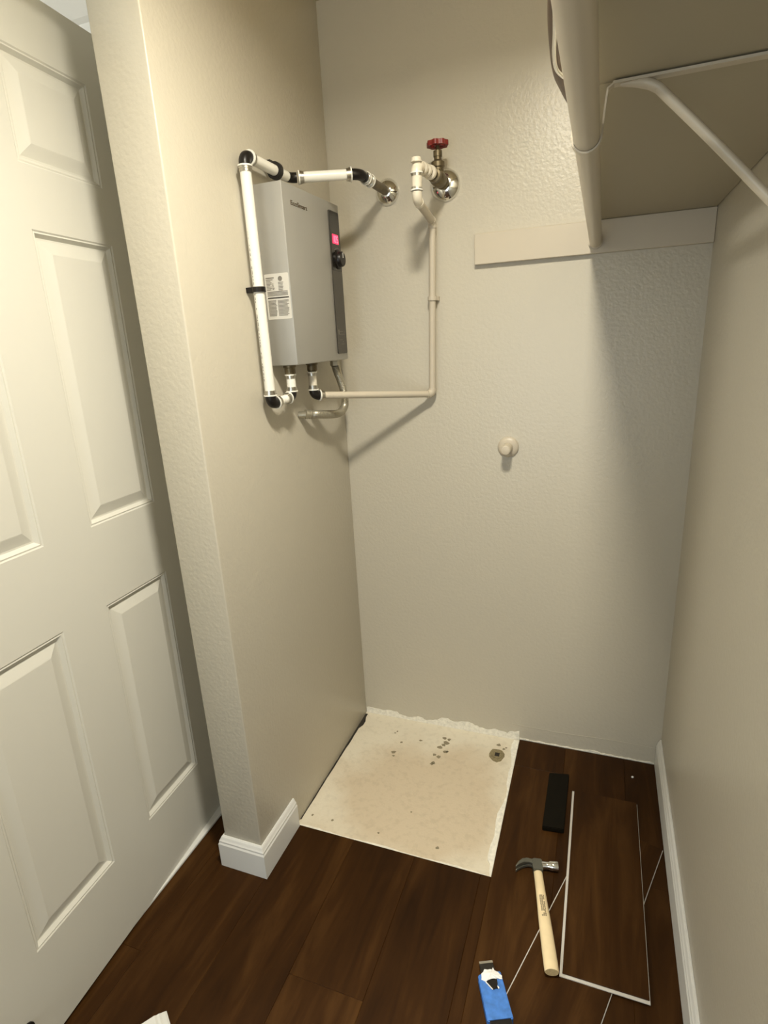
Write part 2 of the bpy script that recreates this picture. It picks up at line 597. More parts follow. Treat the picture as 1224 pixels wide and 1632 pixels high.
# baseboards: profile swept along a path with mitred corners
BB = [(0.0, 0.0), (0.014, 0.0), (0.014, 0.078), (0.0115, 0.083), (0.0115, 0.088), (0.009, 0.092), (0.006, 0.099), (0.003, 0.103), (0.0, 0.103)]
def baseboard(name, path, m=M['trim'], prof=BB, z0=0.0008):
    """path: list of (point, outward miter vector)"""
    bm = B()
    rings = [[bm.verts.new(Vector((p[0] + o_[0] * d, p[1] + o_[1] * d, z0 + h))) for d, h in prof] for p, o_ in path]
    n_ = len(prof)
    for a, c in zip(rings, rings[1:]):
        for j in range(n_):
            bm.faces.new((a[j], a[(j + 1) % n_], c[(j + 1) % n_], c[j]))
    bm.faces.new(rings[0]); bm.faces.new(list(reversed(rings[-1])))
    return struct(obj(name, bm, m))
baseboard('baseboard_left', [((-T - 0.001, -0.64), (-1, 0)), ((-T - 0.001, -D - 0.0005), (-1, -1)), ((0.0005, -D - 0.0005), (1, -1)), ((0.0005, PY - 0.004), (1, 0))])
BBR = [(d, h * 1.03) for d, h in BB]
baseboard('baseboard_right', [((W - 0.0005, YF + 0.01), (-1, 0)), ((W - 0.0005, -0.006), (-1, 0))], prof=BBR)
# white strip added under the door, standing in for the lit gap there
bm = B(); box(bm, -0.33, -0.250, -1.25, -0.05, 0.0004, 0.010, bev=0.003)
struct(obj('lit_gap_strip', bm, M['trim']))

# ------------------------------------------------------------------ six-panel door
door = bpy.data.objects.new('door_1', None)
col.objects.link(door)
struct(door)
door.location = (-0.258, -0.85, 0.0)
door.rotation_euler = (math.radians(-0.8), 0, math.radians(4.0))
DT = 0.035
S = [-0.545, -0.425, -0.193, -0.062, 0.163, 0.285]     # along the door
Z = [0.006, 0.236, 0.871, 1.068, 1.695, 1.815, 2.021, 2.134]
bm = B()
for a, c in ((0, 1), (2, 3), (4, 5)):
    box(bm, -DT, 0, S[a], S[c], Z[0], Z[7])
for a, c in ((0, 1), (2, 3), (4, 5), (6, 7)):
    for s0, s1 in ((1, 2), (3, 4)):
        box(bm, -DT, 0, S[s0], S[s1], Z[a], Z[c])
obj('slab', bm, M['door'], door, local=True)
PROF = [(0.0, 0.0), (0.003, -0.0022), (0.006, -0.0015), (0.009, -0.005), (0.013, -0.0095), (0.0165, -0.0095), (0.040, -0.0018), (0.0425, -0.0012)]
for z0, z1 in ((1, 2), (3, 4), (5, 6)):
    for s0, s1 in ((1, 2), (3, 4)):
        bm = B()
        rings = []
        for ins, dep in PROF:
            a0, a1, b0, b1 = S[s0] + ins, S[s1] - ins, Z[z0] + ins, Z[z1] - ins
            rings.append([bm.verts.new((dep, a, c)) for a, c in ((a0, b0), (a1, b0), (a1, b1), (a0, b1))])
        back = [bm.verts.new((-DT, v.co.y, v.co.z)) for v in rings[0]]
        for a, c in zip([back] + rings, rings):
            for j in range(4):
                bm.faces.new((a[j], a[(j + 1) % 4], c[(j + 1) % 4], c[j]))
        bm.faces.new(rings[-1]); bm.faces.new(list(reversed(back)))
        obj('panel', bm, M['door'], door, local=True)
ds = B(); lathe(ds, (0.0, -0.487, 0.098), (1, 0, 0), [(0, 0.017), (0.004, 0.017), (0.005, 0.006), (0.030, 0.006), (0.030, 0.011), (0.042, 0.011), (0.044, 0.009)], seg=16)
obj('door_stop', ds, M['black'], door, smooth=40, local=True, label='small dark door stop near the bottom edge')

# ------------------------------------------------------------------ shelf, ledger, rod, bracket
SX, SZ = 0.785, 1.727
sh = thing('closet_shelf', 'tan painted shelf of two boards along the right wall', 'shelf', (0.93, -1.0, SZ))
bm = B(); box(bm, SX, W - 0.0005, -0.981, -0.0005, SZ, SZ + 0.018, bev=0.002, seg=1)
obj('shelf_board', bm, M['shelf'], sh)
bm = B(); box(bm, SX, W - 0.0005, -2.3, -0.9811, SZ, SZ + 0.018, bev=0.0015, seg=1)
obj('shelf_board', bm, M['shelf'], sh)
bm = B(); box(bm, 0.459, W - 0.0005, -0.019, -0.0002, 1.643, 1.7265, bev=0.0015, seg=1)
tag(obj('wall_ledger', bm, M['painted_metal']), 'flat painted ledger board on the back wall under the shelf end', 'board')
RX, RZ, RR = 0.794, 1.672, 0.0156
rod = thing('closet_rod', 'round tan painted clothes rod below the front of the shelf', 'rod', (RX, -0.02, RZ))
bm = B(); tube(bm, [(RX, -0.021, RZ), (RX + 0.0065, -2.3, RZ)], RR, seg=32)
obj('pole', bm, M['rod'], rod, smooth=40)
bm = B(); lathe(bm, (RX, -0.0192, RZ), (0, -1, 0), [(0, 0.0185), (0.009, 0.0185), (0.010, 0.0159)], seg=28)
obj('end_socket', bm, M['rod'], rod, smooth=40)

BY = -0.984
br = thing('shelf_bracket', 'bent steel bracket cupping the rod under the shelf with a diagonal brace', 'bracket', (0.93, BY, SZ))
# hook: cup below the rod, rising on its right side to the arm
pl = lambda a, b_: Vector((a, 0, b_))
HK = RX + 0.0028
hook = [Vector((HK - 0.0172, BY, RZ + 0.012))] + arc((HK, BY, RZ), 0.0172, PI, 2 * PI, 14, pl) + [Vector((HK + 0.0195, BY, RZ + 0.03)), Vector((HK + 0.0215, BY, SZ - 0.008)), Vector((HK + 0.028, BY, SZ - 0.004))]
def strip(bm, pts, wid, th, normal_y=True):
    """flat bar: width along y, thickness in the x-z plane"""
    n_ = len(pts)
    rings = []
    for i, p in enumerate(pts):
        t = (pts[min(i + 1, n_ - 1)] - pts[max(i - 1, 0)]).normalized()
        nrm = Vector((-t.z, 0, t.x))
        rings.append([bm.verts.new(p + nrm * s_ * th / 2 + Vector((0, q_ * wid / 2, 0))) for s_, q_ in ((1, 1), (-1, 1), (-1, -1), (1, -1))])
    for a, c in zip(rings, rings[1:]):
        for j in range(4):
            bm.faces.new((a[j], a[(j + 1) % 4], c[(j + 1) % 4], c[j]))
    bm.faces.new(list(reversed(rings[0]))); bm.faces.new(rings[-1])
bm = B(); strip(bm, hook, 0.012, 0.0022)
obj('rod_hook', bm, M['rod'], br, smooth=40)
bm = B(); strip(bm, [Vector((RX + 0.030, BY, SZ - 0.0035)), Vector((W - 0.002, BY, SZ - 0.0035))], 0.014, 0.003)
obj('arm', bm, M['rod'], br)
bm = B()
tube(bm, smooth_path([(0.832, BY, SZ - 0.0055), (0.856, BY, SZ - 0.0075), (0.871, BY, SZ - 0.014), (0.884, BY, SZ - 0.026), (0.955, BY, 1.628), (1.072, BY, 1.502)], 8), [min(0.0072, 0.0022 + 0.0006 * i) for i in range(41)], seg=12, ell=(1.0, 0.8))
obj('brace', bm, M['rod'], br, smooth=50)
bm = B(); box(bm, W - 0.004, W - 0.0008, BY - 0.011, BY + 0.011, 1.48, SZ - 0.006, bev=0.001, seg=1)
obj('wall_plate', bm, M['rod'], br)

# dark wooden hanger lying on the shelf edge
hg = thing('clothes_hanger', 'dark wooden hanger lying on the shelf edge behind the rod', 'hanger', (0.80, -1.1, SZ + 0.018))
bm = B()
hz = SZ + 0.027
tube(bm, smooth_path([(0.768, -0.845, hz), (0.7645, -0.90, hz), (0.7605, -0.975, hz), (0.7625, -1.04, hz), (0.7665, -1.11, hz), (0.776, -1.20, hz), (0.79, -1.30, hz), (0.80, -1.40, hz)], 8),
     [0.0035 + 0.0045 * min(1, i / 14) for i in range(57)], seg=12)
obj('shoulder', bm, M['dark_wood'], hg, smooth=60)
bm = B()
tube(bm, smooth_path([(0.7690, -1.150, hz - 0.010), (0.7655, -1.10, hz - 0.0105), (0.7605, -1.045, hz - 0.0105), (0.7600, -1.007, hz - 0.0105), (0.7650, -0.982, hz - 0.0105), (0.7730, -0.962, hz - 0.0105), (0.7780, -0.950, hz - 0.0105)], 8), 0.0024, seg=10)
obj('hook', bm, M['chrome'], hg, smooth=60, label='shiny metal wire hook')

# ------------------------------------------------------------------ tankless water heater
HX, HY0, HY1, HZ0, HZ1 = 0.086, -0.467, -0.139, 1.395, 1.825
wh = thing('water_heater', 'silver tankless electric water heater mounted on the left wall', 'water heater', (0.0, -0.303, HZ0))
bm = B(); box(bm, 0.0008, HX, HY0, HY1, HZ0, HZ1, bev=0.003, seg=2)
obj('casing', bm, M['heater'], wh, smooth=30)
# control strip, a raised flat plate
def plate(name, pts, x0, x1, m, parent, bev=0.0):
    bm = B(); prism(bm, pts, x0, x1, to=lambda a, b_, c: Vector((c, a, b_)))
    return obj(name, bm, m, parent)
ys0, ys1 = -0.214, -0.148
def rr(y0, y1, z0, z1, r, n_=4):
    out = []
    for cy, cz, a0 in ((y1 - r, z1 - r, 0), (y0 + r, z1 - r, PI / 2), (y0 + r, z0 + r, PI), (y1 - r, z0 + r, 1.5 * PI)):
        for i in range(n_ + 1):
            a = a0 + PI / 2 * i / n_
            out.append((cy + r * math.cos(a), cz + r * math.sin(a)))
    return out
cs = plate('control_strip', rr(ys0, ys1, 1.413, 1.803, 0.006), HX - 0.0005, HX + 0.003, M['strip'], wh)
dw = plate('display_window', rr(ys0 + 0.002, ys1 - 0.002, 1.645, 1.800, 0.004), HX + 0.003, HX + 0.0038, M['strip_dark'], wh)
led = plate('display', rr(-0.203, -0.163, 1.717, 1.742, 0.002), HX + 0.0038, HX + 0.0044, M['led'], wh)
# the lit figures, blown out in the photo: three bright seven-segment shapes
bm = B()
def seg7(bm, y, z, hh, ww, on):
    t_ = 0.0026
    segs = {'a': (y, y + ww, z + hh - t_, z + hh), 'd': (y, y + ww, z, z + t_), 'g': (y, y + ww, z + hh / 2 - t_ / 2, z + hh / 2 + t_ / 2),
            'f': (y, y + t_, z + hh / 2, z + hh), 'b': (y + ww - t_, y + ww, z + hh / 2, z + hh), 'e': (y, y + t_, z, z + hh / 2), 'c': (y + ww - t_, y + ww, z, z + hh / 2)}
    for s_ in on:
        a = segs[s_]
        box(bm, HX + 0.0044, HX + 0.0049, *a)
seg7(bm, -0.2005, 1.7205, 0.018, 0.0085, 'bc')
seg7(bm, -0.1885, 1.7205, 0.018, 0.0095, 'abcdef')
seg7(bm, -0.1755, 1.7205, 0.018, 0.0095, 'acdfg')
obj('digits', bm, M['led_hot'], led)
kn = B(); lathe(kn, (HX + 0.0036, -0.172, 1.677), (1, 0, 0), [(0, 0.026), (0.004, 0.026), (0.006, 0.022), (0.014, 0.0205), (0.016, 0.0185), (0.016, 0.0)], seg=28)
knob = obj('dial_knob', kn, M['black'], wh, smooth=35)
bm = B(); box(bm, HX + 0.0194, HX + 0.0206, -0.1735, -0.1705, 1.680, 1.694)
obj('pointer', bm, M['label'], knob)
bm = B()
for i in range(9):
    a = PI * (0.22 + 0.56 * i / 8)
    box(bm, HX + 0.0038, HX + 0.0042, -0.172 + 0.030 * math.cos(a) - 0.0018, -0.172 + 0.030 * math.cos(a) + 0.0018, 1.677 + 0.030 * math.sin(a) - 0.001, 1.677 + 0.030 * math.sin(a) + 0.001)
obj('dial_marks', bm, M['print'], wh)
# faint line drawing low on the strip
bm = B()
for (a, c, z0_, z1_) in ((-0.206, -0.160, 1.468, 1.4695), (-0.200, -0.172, 1.476, 1.4772), (-0.165, -0.158, 1.474, 1.4755), (-0.205, -0.198, 1.470, 1.482),
                         (-0.200, -0.178, 1.452, 1.4532), (-0.180, -0.172, 1.446, 1.4475), (-0.190, -0.166, 1.440, 1.4412)):
    box(bm, HX + 0.003, HX + 0.0034, a, c, z0_, z1_)
obj('faint_print', bm, M['print'], cs)
# name badge
mt = Matrix(((0, 0, 1, HX + 0.0004), (1.12, 0, 0, -0.4295), (0, 0.72, 0, 1.7785), (0, 0, 0, 1)))
text_mesh('name_badge', 'EcoSmart', 0.0205, mt, M['badge'], wh)
# specification label on the near side
LY = HY0 - 0.0004
bm = B(); prism(bm, rr(0.0135, 0.0825, 1.511, 1.620, 0.003), 0, 0.0005, to=lambda a, b_, c: Vector((a, LY - c + 0.0004, b_)))
lab = obj('specification_label', bm, M['label'], wh, label='pale foil specification label with fine print')
bm = B()
def bar(bm, x0, x1, z, h):
    box(bm, x0, x1, HY0 - 0.0011, HY0 - 0.0004, z, z + h)
bar(bm, 0.0175, 0.041, 1.6095, 0.0022); bar(bm, 0.0175, 0.037, 1.6055, 0.0014)
for i in range(7):
    bar(bm, 0.0180, 0.030 + random.uniform(-0.002, 0.004), 1.602 - i * 0.0033, 0.0012)
    if i > 1: bar(bm, 0.0345, 0.041 + random.uniform(-0.003, 0.0), 1.602 - i * 0.0033, 0.0012)
for i in range(7):
    bar(bm, 0.052, 0.066 + random.uniform(-0.003, 0.001), 1.598 - i * 0.0033, 0.0013)
for i in range(4):
    bar(bm, 0.019, 0.077, 1.577 - i * 0.003, 0.0014)
for i in range(13):
    bar(bm, 0.0185, 0.043 + random.uniform(-0.004, 0), 1.5555 - i * 0.0030, 0.0014)
    bar(bm, 0.046, 0.076 + random.uniform(-0.006, 0.002), 1.5555 - i * 0.0030, 0.0014)
obj('fine_print', bm, M['print'], lab)
bm = B(); bar(bm, 0.0185, 0.079, 1.5615, 0.0028)
obj('rule_line', bm, M['print_dark'], lab)
bm = B(); lathe(bm, (0.0585, HY0 - 0.0004, 1.6075), (0, -1, 0), [(0, 0.0058), (0.0006, 0.0058), (0.0006, 0.0036), (0.0002, 0.0036), (0.0002, 0.0)], seg=20)
bar(bm, 0.0565, 0.0605, 1.6065, 0.002)
obj('round_mark', bm, M['print'], lab)
for yy in (-0.438, -0.309):
    bm = B(); lathe(bm, (0.045, yy, HZ0), (0, 0, -1), [(-0.002, 0.017), (0.006, 0.017), (0.008, 0.0145), (0.022, 0.0145), (0.024, 0.0125), (0.026, 0.0125)], seg=20)
    obj('water_fitting', bm, M['brass'], wh, smooth=35)
bm = B(); lathe(bm, (0.045, -0.152, HZ0), (0, 0, -1), [(-0.002, 0.017), (0.004, 0.017), (0.006, 0.0145), (0.018, 0.0145)], seg=6)
obj('conduit_nut', bm, M['conduit'], wh)

# ------------------------------------------------------------------ plumbing
PR = 0.0118
def cyl(name, a, c, r, m, parent, seg=18, label=None):
    bm = B(); tube(bm, [a, c], r, seg=seg); return obj(name, bm, m, parent, smooth=40, label=label)
def ring_at(p, d, m, parent, r=0.0155, ln=0.011, name='collar_ring'):
    """stepped coupling ring: steel band and a pale lip"""
    d = Vector(d).normalized(); p = Vector(p)
    bm = B(); lathe(bm, p, d, [(0, r * 0.84), (0, r * 0.96), (ln * 0.45, r * 0.96), (ln * 0.45, r * 0.88), (ln, r * 0.88), (ln, r * 0.8)], seg=20)
    o = obj(name, bm, M['steel'], parent, smooth=35)
    bm = B(); lathe(bm, p - d * 0.0032, d, [(0, r * 0.9), (0, r * 1.06), (0.0032, r * 1.06), (0.0032, r * 0.9)], seg=20)
    obj('lip', bm, M['pvc'], o, smooth=35)
    return o
def elbow(p0, p1, p2, m, parent, r=0.0145, k=0.022, name='elbow'):
    bm = B(); tube(bm, bend(p0, p1, p2, k, 8), r, seg=18); return obj(name, bm, m, parent, smooth=50)
def escutcheon(x, z, r, parent):
    bm = B(); lathe(bm, (x, -0.0003, z), (0, -1, 0), [(0, r), (0.004, r), (0.010, r * 0.93), (0.017, r * 0.74), (0.022, r * 0.52), (0.024, 0.0155), (0.024, 0.011)], seg=36)
    obj('escutcheon', bm, M['chrome'], parent, smooth=60, label='round chrome wall plate')

# hot line: wall -> corner -> along the heater top -> down its near side -> heater inlet
V = Vector
H0 = V((0.192, -0.004, 1.872)); H1 = V((0.192, -0.225, 1.874)); H2 = V((0.032, -0.318, 1.866)); H3 = V((0.030, -0.529, 1.870))
H4 = V((0.030, -0.525, 1.302)); H5 = V((0.045, -0.438, 1.312)); H6 = V((0.045, -0.438, 1.372))
hot = thing('hot_water_pipe', 'white plastic pipe with black elbows running around the water heater', 'pipe', (0.03, -0.527, 1.60))
escutcheon(0.192, 1.872, 0.037, hot)
cyl('nipple', H0, (0.192, -0.150, 1.873), 0.0125, M['brass'], hot, label='aged brass pipe stub')
ring_at((0.192, -0.150, 1.873), (0, -1, 0), M['steel'], hot, r=0.017, ln=0.016)
ring_at((0.192, -0.178, 1.8735), (0, -1, 0), M['steel'], hot, r=0.0165, ln=0.014)
elbow(V((0.192, -0.19, 1.873)), H1, H2, M['black'], hot, r=0.0138, k=0.020)
d12 = (H2 - H1).normalized()
ring_at(H1 + d12 * 0.024, d12, M['steel'], hot, r=0.0175)
cyl('pipe', H1 + d12 * 0.028, H2 - d12 * 0.034, 0.0130, M['pvc'], hot)
ring_at(H2 - d12 * 0.026, -d12, M['steel'], hot, r=0.0165)
elbow(H1, H2, H3, M['black'], hot, r=0.0125, k=0.018)
d23 = (H3 - H2).normalized()
cyl('pipe', H2 + d23 * 0.016, H3 - d23 * 0.026, 0.0125, M['pvc'], hot)
bm = B(); lathe(bm, H2 + d23 * 0.066, d23, [(0, 0.0125), (0, 0.0205), (0.012, 0.0205), (0.012, 0.0125)], seg=20)
box(bm, 0.0005, 0.024, -0.3995, -0.3855, 1.872, 1.892)
obj('pipe_clip', bm, M['black'], hot, smooth=35, label='black pipe clip above the heater')
ring_at(H3 - d23 * 0.024, -d23, M['steel'], hot, r=0.0165)
elbow(H2, H3, H4, M['black'], hot, r=0.0135, k=0.020)
d34 = (H4 - H3).normalized()
ring_at(H3 + d34 * 0.024, d34, M['steel'], hot, r=0.0165)
cyl('pipe', H3 + d34 * 0.030, H4 - d34 * 0.028, 0.0132, M['pvc'], hot)
# printed marking along the vertical pipe (too fine to read)
bm = B()
zz = 1.82
while zz > 1.36:
    ln = random.choice([0.003, 0.004, 0.006, 0.009])
    a = math.radians(250)
    cx_, cy_ = 0.030 + 0.0131 * math.cos(a), -0.5275 + 0.0131 * math.sin(a)
    box(bm, cx_ - 0.0006, cx_ + 0.0006, cy_ - 0.0003, cy_ + 0.0004, zz - ln, zz)
    zz -= ln + random.choice([0.003, 0.005, 0.012])
obj('printed_marking', bm, M['print'], hot)
bm = B(); lathe(bm, (0.030, -0.5272, 1.574), (0, 0, 1), [(0, 0.0135), (0, 0.0175), (0.012, 0.0175), (0.012, 0.0135)], seg=20)
box(bm, 0.0005, 0.018, -0.5372, -0.5172, 1.574, 1.586)
obj('pipe_clip', bm, M['black'], hot, smooth=35, label='black pipe clip beside the heater label')
ring_at(H4 - d34 * 0.024, -d34, M['steel'], hot, r=0.0165)
elbow(H3, H4, H5, M['black'], hot, r=0.0145, k=0.020)
d45 = (H5 - H4).normalized()
ring_at(H4 + d45 * 0.022, d45, M['steel'], hot, r=0.016)
cyl('pipe', H4 + d45 * 0.026, H5 - d45 * 0.022, 0.0118, M['pvc'], hot)
ring_at(H5 - d45 * 0.018, -d45, M['steel'], hot, r=0.0155)
elbow(H4, H5, H6, M['black'], hot, r=0.0125, k=0.014)
ring_at(H5 + V((0, 0, 0.016)), (0, 0, 1), M['steel'], hot, r=0.0155, ln=0.010)
cyl('pipe', H5 + V((0, 0, 0.020)), H5 + V((0, 0, 0.052)), 0.0122, M['pvc'], hot)
ring_at(H5 + V((0, 0, 0.056)), (0, 0, -1), M['steel'], hot, r=0.0148, ln=0.008)

# cold line: valve -> white coupling -> wall riser -> heater outlet
cold = thing('cold_water_pipe', 'painted cold water pipe with red handled valve on the back wall', 'pipe', (0.335, -0.03, 1.5))
escutcheon(0.372, 1.868, 0.044, cold)
C5 = V((0.356, -0.238, 1.870)); C4 = V((0.354, -0.236, 1.790)); C3 = V((0.337, -0.028, 1.772)); C2 = V((0.322, -0.026, 1.271)); C1 = V((0.045, -0.312, 1.302)); C0 = V((0.045, -0.312, 1.372))
vb = B(); lathe(vb, (0.372, -0.004, 1.868), (0, -1, 0), [(0, 0.013), (0.030, 0.013), (0.032, 0.019), (0.045, 0.019), (0.050, 0.016), (0.062, 0.021), (0.096, 0.021), (0.106, 0.016), (0.112, 0.0185), (0.128, 0.0185), (0.130, 0.013), (0.145, 0.013)], seg=20)
lathe(vb, (0.372, -0.083, 1.872), (0, 0, 1), [(0, 0.017), (0.022, 0.016), (0.024, 0.019), (0.036, 0.019), (0.042, 0.0105), (0.050, 0.0105), (0.050, 0.0125), (0.064, 0.0125), (0.066, 0.006), (0.084, 0.005)], seg=12)
obj('valve_body', vb, M['brass'], cold, smooth=35, label='dark aged brass valve body')
# red handwheel with lobed rim and spokes
hw = B()
cz = 1.953
nl = 48
ro = []; 
outer = [(0.372 + (0.0285 + 0.0022 * math.cos(8 * 2 * PI * i / nl)) * math.cos(2 * PI * i / nl), -0.083 + (0.0285 + 0.0022 * math.cos(8 * 2 * PI * i / nl)) * math.sin(2 * PI * i / nl)) for i in range(nl)]
inner = [(0.372 + 0.0205 * math.cos(2 * PI * i / nl), -0.083 + 0.0205 * math.sin(2 * PI * i / nl)) for i in range(nl)]
vo0 = [hw.verts.new((p[0], p[1], cz - 0.006)) for p in outer]; vo1 = [hw.verts.new((p[0], p[1], cz + 0.006)) for p in outer]
vi0 = [hw.verts.new((p[0], p[1], cz - 0.004)) for p in inner]; vi1 = [hw.verts.new((p[0], p[1], cz + 0.004)) for p in inner]
for i in range(nl):
    j = (i + 1) % nl
    hw.faces.new((vo0[i], vo0[j], vo1[j], vo1[i])); hw.faces.new((vo1[i], vo1[j], vi1[j], vi1[i]))
    hw.faces.new((vi1[i], vi1[j], vi0[j], vi0[i])); hw.faces.new((vi0[i], vi0[j], vo0[j], vo0[i]))
for k in range(4):
    a = PI / 4 + k * PI / 2
    tube(hw, [(0.372 + 0.006 * math.cos(a), -0.083 + 0.006 * math.sin(a), cz + 0.001), (0.372 + 0.022 * math.cos(a), -0.083 + 0.022 * math.sin(a), cz)], 0.0035, seg=8)
lathe(hw, (0.372, -0.083, cz - 0.004), (0, 0, 1), [(0, 0.0085), (0.009, 0.0085), (0.011, 0.006), (0.011, 0.0)], seg=16)
obj('handwheel', hw, M['red'], cold, smooth=40, label='round red lobed handwheel')
cyl('nipple', (0.372, -0.146, 1.868), (0.358, -0.222, 1.869), 0.0100, M['brass'], cold)
for (p, rr_) in (((0.3705, -0.152, 1.868), 0.018), ((0.3665, -0.175, 1.8685), 0.016), ((0.362, -0.197, 1.869), 0.0165)):
    bm = B(); lathe(bm, p, (-0.17, -1, 0), [(0, rr_ * 0.65), (0, rr_ * 0.95), (0.003, rr_), (0.008, rr_), (0.011, rr_ * 0.95), (0.011, rr_ * 0.65)], seg=20)
    obj('collar_ring', bm, M['cream'], cold, smooth=35)
elbow(V((0.362, -0.2, 1.869)), C5, C4, M['cream'], cold, r=0.0145, k=0.021)
bm = B(); tube(bm, [C5 + V((0, 0, 0.006)), C5 + V((0, 0, 0.0165))], [0.0145, 0.012], seg=18)
obj('elbow_cap', bm, M['cream'], cold, smooth=40)
ring_at(C5 + V((0, 0, -0.020)), (0, 0, -1), M['steel'], cold, r=0.0155, ln=0.006)
cyl('pipe', C5 + V((0, 0, -0.024)), C4 + V((0, 0, 0.022)), 0.0132, M['cream'], cold)
ring_at(C4 + V((0, 0, 0.024)), (0, 0, 1), M['steel'], cold, r=0.0155, ln=0.006)
elbow(C5, C4, C3, M['cream'], cold, r=0.0125, k=0.020)
d43 = (C3 - C4).normalized()
bm = B(); lathe(bm, C4 + d43 * 0.018, d43, [(0, 0.0135), (0.012, 0.0135), (0.013, 0.012)], seg=20)
obj('collar_ring', bm, M['cream'], cold, smooth=35)
cyl('pipe', C4 + d43 * 0.02, C3 - d43 * 0.018, 0.0112, M['painted_metal'], cold)
elbow(C4, C3, C2, M['painted_metal'], cold, r=0.0125, k=0.018)
cyl('pipe', C3 + V((-0.0005, 0, -0.017)), C2 + V((0.0005, 0, 0.017)), 0.0103, M['painted_metal'], cold)
bm = B(); lathe(bm, (0.3308, -0.0271, 1.553), (0, 0, 1), [(0, 0.0105), (0, 0.0145), (0.012, 0.0145), (0.012, 0.0105)], seg=20)
box(bm, 0.3148, 0.3468, -0.016, -0.0004, 1.553, 1.565)
obj('pipe_clip', bm, M['painted_metal'], cold, smooth=35)
elbow(C3, C2, C1, M['painted_metal'], cold, r=0.0130, k=0.018)
d21 = (C1 - C2).normalized()
cyl('pipe', C2 + d21 * 0.016, C1 - d21 * 0.028, 0.0103, M['painted_metal'], cold)
ring_at(C1 - d21 * 0.020, -d21, M['steel'], cold, r=0.0155)
elbow(C2, C1, C0, M['black'], cold, r=0.0135, k=0.016)
ring_at(C1 + V((0, 0, 0.018)), (0, 0, 1), M['steel'], cold, r=0.0150)
cyl('pipe', C1 + V((0, 0, 0.022)), C1 + V((0, 0, 0.058)), 0.0120, M['cream'], cold)
ring_at(C1 + V((0, 0, 0.064)), (0, 0, -1), M['steel'], cold, r=0.0142, ln=0.008)

# flexible metal conduit from the heater to the wall
fx = thing('flexible_conduit', 'ribbed grey metal conduit curling under the heater into the wall', 'conduit', (0.045, -0.15, 1.3))
path = smooth_path([(0.045, -0.152, HZ0 - 0.016), (0.045, -0.138, 1.355), (0.045, -0.113, 1.318), (0.046, -0.098, 1.278), (0.049, -0.112, 1.246), (0.053, -0.165, 1.231), (0.050, -0.235, 1.236), (0.038, -0.298, 1.245), (0.028, -0.322, 1.248)], 16)
rs = [0.0112 + (0.0015 if i % 2 == 0 else -0.0003) for i in range(len(path))]
bm = B(); tube(bm, path, rs, seg=14)
obj('ribbed_tube', bm, M['conduit'], fx, smooth=25)
bm = B(); lathe(bm, path[-1] + V((0.003, 0.006, 0)), (-0.62, -0.72, 0.06), [(0, 0.0115), (0, 0.0142), (0.005, 0.0142), (0.006, 0.0125), (0.010, 0.0125), (0.011, 0.0142), (0.016, 0.0142), (0.017, 0.011)], seg=20)
tube(bm, [path[-1] + V((-0.004, -0.004, 0)), V((0.0004, -0.33, 1.248))], 0.010, seg=14)
obj('wall_connector', bm, M['conduit'], fx, smooth=35)

# capped stub on the back wall
st = thing('pipe_stub', 'painted round capped pipe stub low on the back wall', 'pipe stub', (0.561, 0, 1.098))
bm = B(); lathe(bm, (0.561, -0.0003, 1.098), (0, -1, 0), [(0, 0.0328), (0.004, 0.0328), (0.008, 0.030), (0.011, 0.022), (0.012, 0.016)], seg=36)
obj('flange', bm, M['painted_metal'], st, smooth=50)
bm = B(); lathe(bm, (0.561, -0.013, 1.098), (0, -1, 0), [(0, 0.0156), (0.045, 0.0156), (0.0485, 0.0148), (0.050, 0.012), (0.0495, 0.0)], seg=32)
obj('cap', bm, M['painted_metal'], st, smooth=50)

# ------------------------------------------------------------------ things on the floor
def loose_plank(label, origin, ang, lx, ly, z, lip=0.0062, end=-0.002):
    """origin = corner, axes rotated by ang about z; lx across, ly along; lowest point at z"""
    t = thing('vinyl_plank', label, 'plank', (origin[0], origin[1], z))
    t.rotation_euler = (0, 0, ang)
    bm = B(); box(bm, 0.0, lx, 0.0, ly, 0.0024, 0.0062, bev=0.0008, seg=1)
    obj('wear_layer', bm, M['plank'], t, local=True)
    bm = B(); box(bm, -lip, lx + 0.0016, -0.0066, ly + end, 0.0, 0.0023)
    obj('core', bm, M['core'], t, local=True, label='pale grey core showing along the edges')
    return t
# lower plank: long edges along (0.303, 0.953)
a2 = -math.atan2(0.303, 0.953)
du = V((0.953, -0.303)); dv = V((0.303, 0.953))
org = du * 0.937 + dv * (-0.030 - 0.86)
loose_plank('dark plank lying askew underneath, mostly hidden by the straight plank', (org.x, org.y), a2, 0.189, 0.86, 0.0006, 0.003, 0.0012)
loose_plank('short dark plank lying straight on top, nearest the hammer', (0.8165, -0.8055, 0), 0.0, 0.186, 0.590, 0.0070)

# hammer
hz0 = 0.0145
dirh = V((0.0585, -0.2690, 0.0)).normalized()       # towards the grip end
side = V((-dirh.y, dirh.x, 0))                        # towards the striking face
hc = V((0.732, -0.537, 0.0))
ham = thing('hammer', 'claw hammer with pale wooden handle lying beside the top plank', 'hammer', (hc.x, hc.y, 0))
pts = []; rs_ = []
bm = B()
prof_h = [(0.020, 0.0118), (0.05, 0.0122), (0.08, 0.0126), (0.12, 0.0138), (0.16, 0.0152), (0.20, 0.0160), (0.24, 0.0166), (0.275, 0.0168), (0.289, 0.0165), (0.2915, 0.0155)]
rings = []
seg = 20
for d, r in prof_h:
    c = hc + dirh * d + V((0, 0, 0.0128 + 0.05 * max(0.0, d - 0.02)))
    rings.append([bm.verts.new(c + side * r * math.cos(2 * PI * j / seg) + V((0, 0, 0.0112 * math.sin(2 * PI * j / seg)))) for j in range(seg)])
